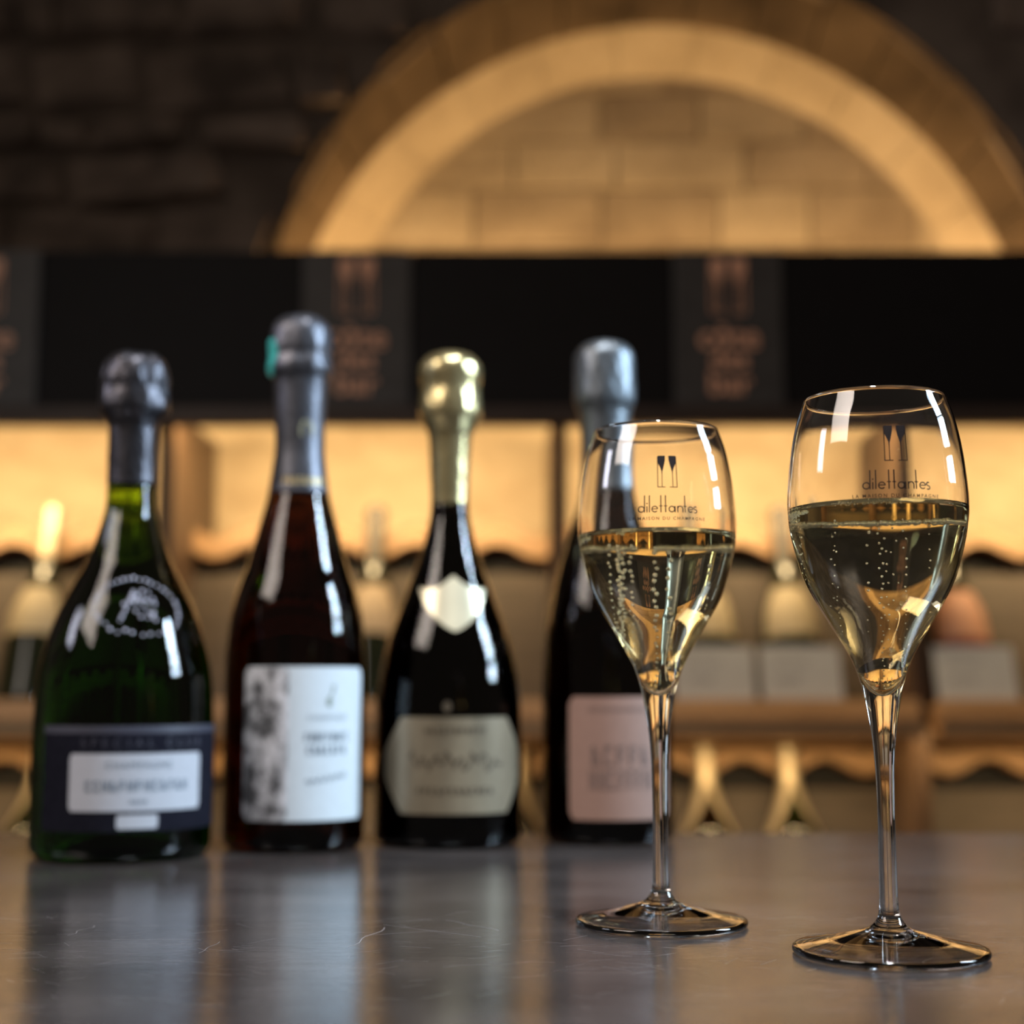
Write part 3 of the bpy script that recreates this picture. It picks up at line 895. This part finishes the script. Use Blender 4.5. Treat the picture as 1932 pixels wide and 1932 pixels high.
# slanted rows
TILT = radians(18); S_, C_ = sin(TILT), cos(TILT)
def rowT(oz, oy=2.165):
    def T(x, n, t): return (x, oy + S_ * t - C_ * n, oz + C_ * t + S_ * n)
    return T
def row_slab(name, T, x0, x1, n0, n1, t0, t1, mat):
    v, f = box_geo(x0, x1, n0, n1, t0, t1, .001)
    return cpart(name, [T(*p) for p in v], f, mat)
PER = 0.1215; X0 = -0.204
BAYS = [(-1.0375, -.5058), (-.4808, .0549), (.0799, .5588), (.5838, 1.1075)]
ROWS = [.050, -.270]
for oz in ROWS:
    T = rowT(oz)
    for (x0, x1) in BAYS:
        row_slab('slanted_board', T, x0, x1, -.012, 0, 0, .236, M_board)
        row_slab('front_ledge', T, x0, x1, -.012, .118, -.026, 0, M_oak)
        row_slab('gap_shade_strip', T, x0, x1, -.013, -.006, .230, .283, M_black)  # added black strip, paints the shade in the gap behind the neck rest
        cbox('ledge_lip', x0, x1, 2.040, 2.0475, oz - .015, oz + .0115, M_oak)
        # wavy neck rest
        vs, fs = [], []; n = int((x1 - x0) / .006)
        for i in range(n + 1):
            x = x0 + (x1 - x0) * i / n
            w = -.0115 * cos(2 * pi * (x - X0) / PER)
            for (nn, tt) in ((.008, .262), (.024, .262), (.024, .297), (.008, .297)):
                vs.append(T(x, nn, tt + w))
        for i in range(n):
            for m in range(4):
                m2 = (m + 1) % 4; b = 4 * i
                fs.append((b + m, b + m2, b + 4 + m2, b + 4 + m))
        fs += [(0, 1, 2, 3), tuple(4 * n + q for q in (3, 2, 1, 0))]
        cpart('neck_rest', vs, fs, M_oak)

# led strips
M_led = emitter('warm_led', (1.0, 0.70, 0.36), 6.0)
def led(loc, length, power, aim, label, col=(1.0, .70, .34), w=.02):
    root = empty('led_strip', loc); tag(root, label, 'lamp')
    v, f = box_geo(-length / 2, length / 2, -.006, .006, -.003, .003, .001)
    mesh_obj('led_diffuser', v, f, M_led, root)
    v, f = box_geo(-length / 2, length / 2, -.008, .008, .003 if aim[2] < 0 else -.006, .006 if aim[2] < 0 else -.003, 0)
    mesh_obj('led_channel', v, f, M_rail, root)
    L = area_light('led_light', (0, 0, -.005 if aim[2] < 0 else .005), aim, length, w, power, col)
    q = Vector(aim).to_track_quat('-Z', 'Y').to_euler(); L.rotation_euler = q
    L.parent = root
    return root
for k, (x0, x1) in enumerate(BAYS):
    led(((x0 + x1) / 2, 2.096, .487), x1 - x0 - .02, 3.7, (0, .95, -1),
        ['warm light strip under the header, far left bay', 'warm light strip under the header behind the grey-foiled bottle', 'warm light strip under the header behind the two glasses', 'warm light strip under the header, far right bay'][k])
for k, (x0, x1) in enumerate(BAYS):
    led(((x0 + x1) / 2, 2.0575, .0465), x1 - x0 - .02, .85, (0, .35, -1),
        ['warm light strip under the first ledge, far left bay', 'warm light strip under the ledge behind the amber bottle', 'warm light strip under the ledge behind the glass stems', 'warm light strip under the first ledge, far right bay'][k])
led((.262, 2.535, .712), 1.30, 4.6, (0, .08, 1), 'warm uplight strip hidden on the niche sill', (1.0, .58, .21), .03)

# display bottles lying on the slanted rows
D_PROF = [(0, 322), (11, 321.5), (14.2, 319), (14.6, 305), (13.4, 300), (13.6, 296), (13.8, 240), (15.5, 222), (22, 198), (32, 172), (39.5, 150), (43, 125), (43.8, 100), (43.8, 6)]
def display_bottle(k, row, style, label, group):
    T = rowT(ROWS[row])
    p = T(X0 + PER * k, .0448, .0012)
    root = empty('wine_bottle', p, (-TILT, 0, 0)); tag(root, label, 'bottle', group)
    dense = catrom(mm(D_PROF), 5); R = radius_fn(dense)
    zf = style.get('zf', .236)
    body = [(0, zf + .01), (R(zf) - .001, zf + .008)] + [q for q in dense if q[1] < zf] + [(.041, .0008), (.034, .0003), (.02, .012), (0, .016)]
    lathe('bottle_glass', body, style['glass'], root, 40)
    fo = [(r + .0003, z) for r, z in dense if z >= zf]; fo[0] = (0, fo[0][1]); fo += [(R(zf) - .0005, zf)]
    lathe('foil_capsule', fo, style['foil'], root, 40)
    if style.get('collar'):
        def cm(s, t):
            u = (s - .5) * 2
            bot = .150 + .078 * (1 - min(1, abs(u) / .50))
            return radians(100) * u, bot + (.245 - bot) * t
        surf_patch('foil_collar', R, cm, 36, 14, style['foil'], root, .0008)
    if style.get('label'):
        surf_patch('main_label', R, rect_map(radians(-62), radians(62), style['z0'], style['z1'], .003), 20, 10, style['label'], root)
    if style.get('band'):
        surf_patch('lower_label', R, rect_map(radians(-62), radians(62), style['b0'], style['b1'], .002), 20, 6, style['band'], root)
    return root
M_dg = plain('dark_green_wine_glass', (0.010, 0.014, 0.006), .08, 0, .2)
M_gg = bottle_glass('bright_green_wine_glass', (0.70, 0.88, 0.0), 150)
M_bg = bottle_glass('brown_wine_glass', (0.78, 0.64, 0.0), 150)
M_cream = plain('cream_label', (0.36, 0.30, 0.20), .6)
M_sand = plain('sand_label', (0.34, 0.26, 0.18), .6)
M_rose = plain('salmon_label', (0.40, 0.20, 0.13), .6)
M_red = plain('dark_red_label', (0.13, 0.012, 0.014), .5)
M_goldb = plain('bright_gold_foil', (0.62, 0.52, 0.36), .42, .7)
M_dimfoil = plain('dark_grey_capsule', (0.10, 0.09, 0.08), .4, .5)
g1 = 'bottles in the upper display row'; g2 = 'gold-collared bottles in the lower display row'
display_bottle(-4, 0, dict(glass=M_dg, foil=M_goldb, label=M_cream, z0=.108, z1=.186), 'dark bottle with gold neck and cream label in the upper row, far left', g1)
display_bottle(0, 0, dict(glass=M_dg, foil=M_dimfoil, label=M_sand, z0=.108, z1=.190), 'dark bottle with sand-coloured label in the upper row, between amber and black bottles', g1)
display_bottle(4, 0, dict(glass=M_dg, foil=M_dimfoil, label=M_cream, z0=.105, z1=.180), 'dark bottle with pale label in the upper row, just right of the left glass', g1)
display_bottle(5, 0, dict(glass=M_dg, foil=M_dimfoil, label=M_cream, z0=.105, z1=.186), 'dark bottle with cream label in the upper row, between the two glasses', g1)
display_bottle(7, 0, dict(glass=M_dg, foil=M_dimfoil, label=M_rose, z0=.100, z1=.178, band=M_red, b0=.075, b1=.0995), 'bottle with salmon label over a dark red band, upper row right of the near glass', g1)
gs = dict(glass=M_gg, foil=M_goldb, collar=True); bs = dict(glass=M_bg, foil=M_goldb, collar=True)
display_bottle(-4, 1, gs, 'gold-collared green bottle in the lower row at the left edge', g2)
display_bottle(1.76, 1, bs, 'gold-collared bottle in the lower row, in the gap left of the pink label', g2)
display_bottle(4, 1, bs, 'gold-collared brown bottle in the lower row, beside the left glass stem', g2)
display_bottle(5, 1, gs, 'gold-collared green bottle in the lower row, between the glass stems', g2)

# price cards standing on the first ledge
def price_card(x, label, seed):
    T = rowT(ROWS[0])
    root = empty('price_card', T(x, .100, 0.0002), (-TILT, 0, 0)); tag(root, label, 'card', 'price cards on the upper row ledge')
    v, f = box_geo(-.056, .056, -.0008, .0008, 0, .083, .0004)
    mesh_obj('card', v, f, M_card, root)
    g = letter_strokes(.05, .006, 9, .001, seed); g2_ = letter_strokes(.034, .009, 5, .0016, seed + 1)
    V, F = merge([xf(g, 1, -.012, .055), xf(g2_, 1, -.018, .030)])
    mesh_obj('card_print', [(a, -.0010, b_) for a, b_ in V], F, plain('faded_ink', (.17, .18, .205), .7), root)
price_card(X0 + PER * 4, 'grey price card on the ledge right of the left glass stem', 61)
price_card(X0 + PER * 5, 'grey price card on the ledge between the two glass stems', 63)
price_card(X0 + PER * 7, 'grey price card on the ledge right of the near glass stem', 65)

# print and paper pieces belong to the label, seals and stamps to the foil (thing > part > sub-part)
def nest(root, part, prefixes):
    host = next((c for c in root.children if c.name.split('.')[0] == part), None)
    if host:
        for c in list(root.children):
            if c is not host and c.name.startswith(prefixes): c.parent = host
for root in [o for o in SC.objects if o.parent is None and o.type == 'EMPTY']:
    nest(root, 'main_label', ('small_print', 'name_print', 'script_print', 'signature_print', 'crest_print', 'label_picture', 'label_top_band', 'white_name_panel', 'vintage_tag'))
    nest(root, 'foil_capsule', ('foil_emblem', 'foil_lettering', 'pull_tab', 'foil_collar'))
    nest(root, 'glass_body', ('printed_',))
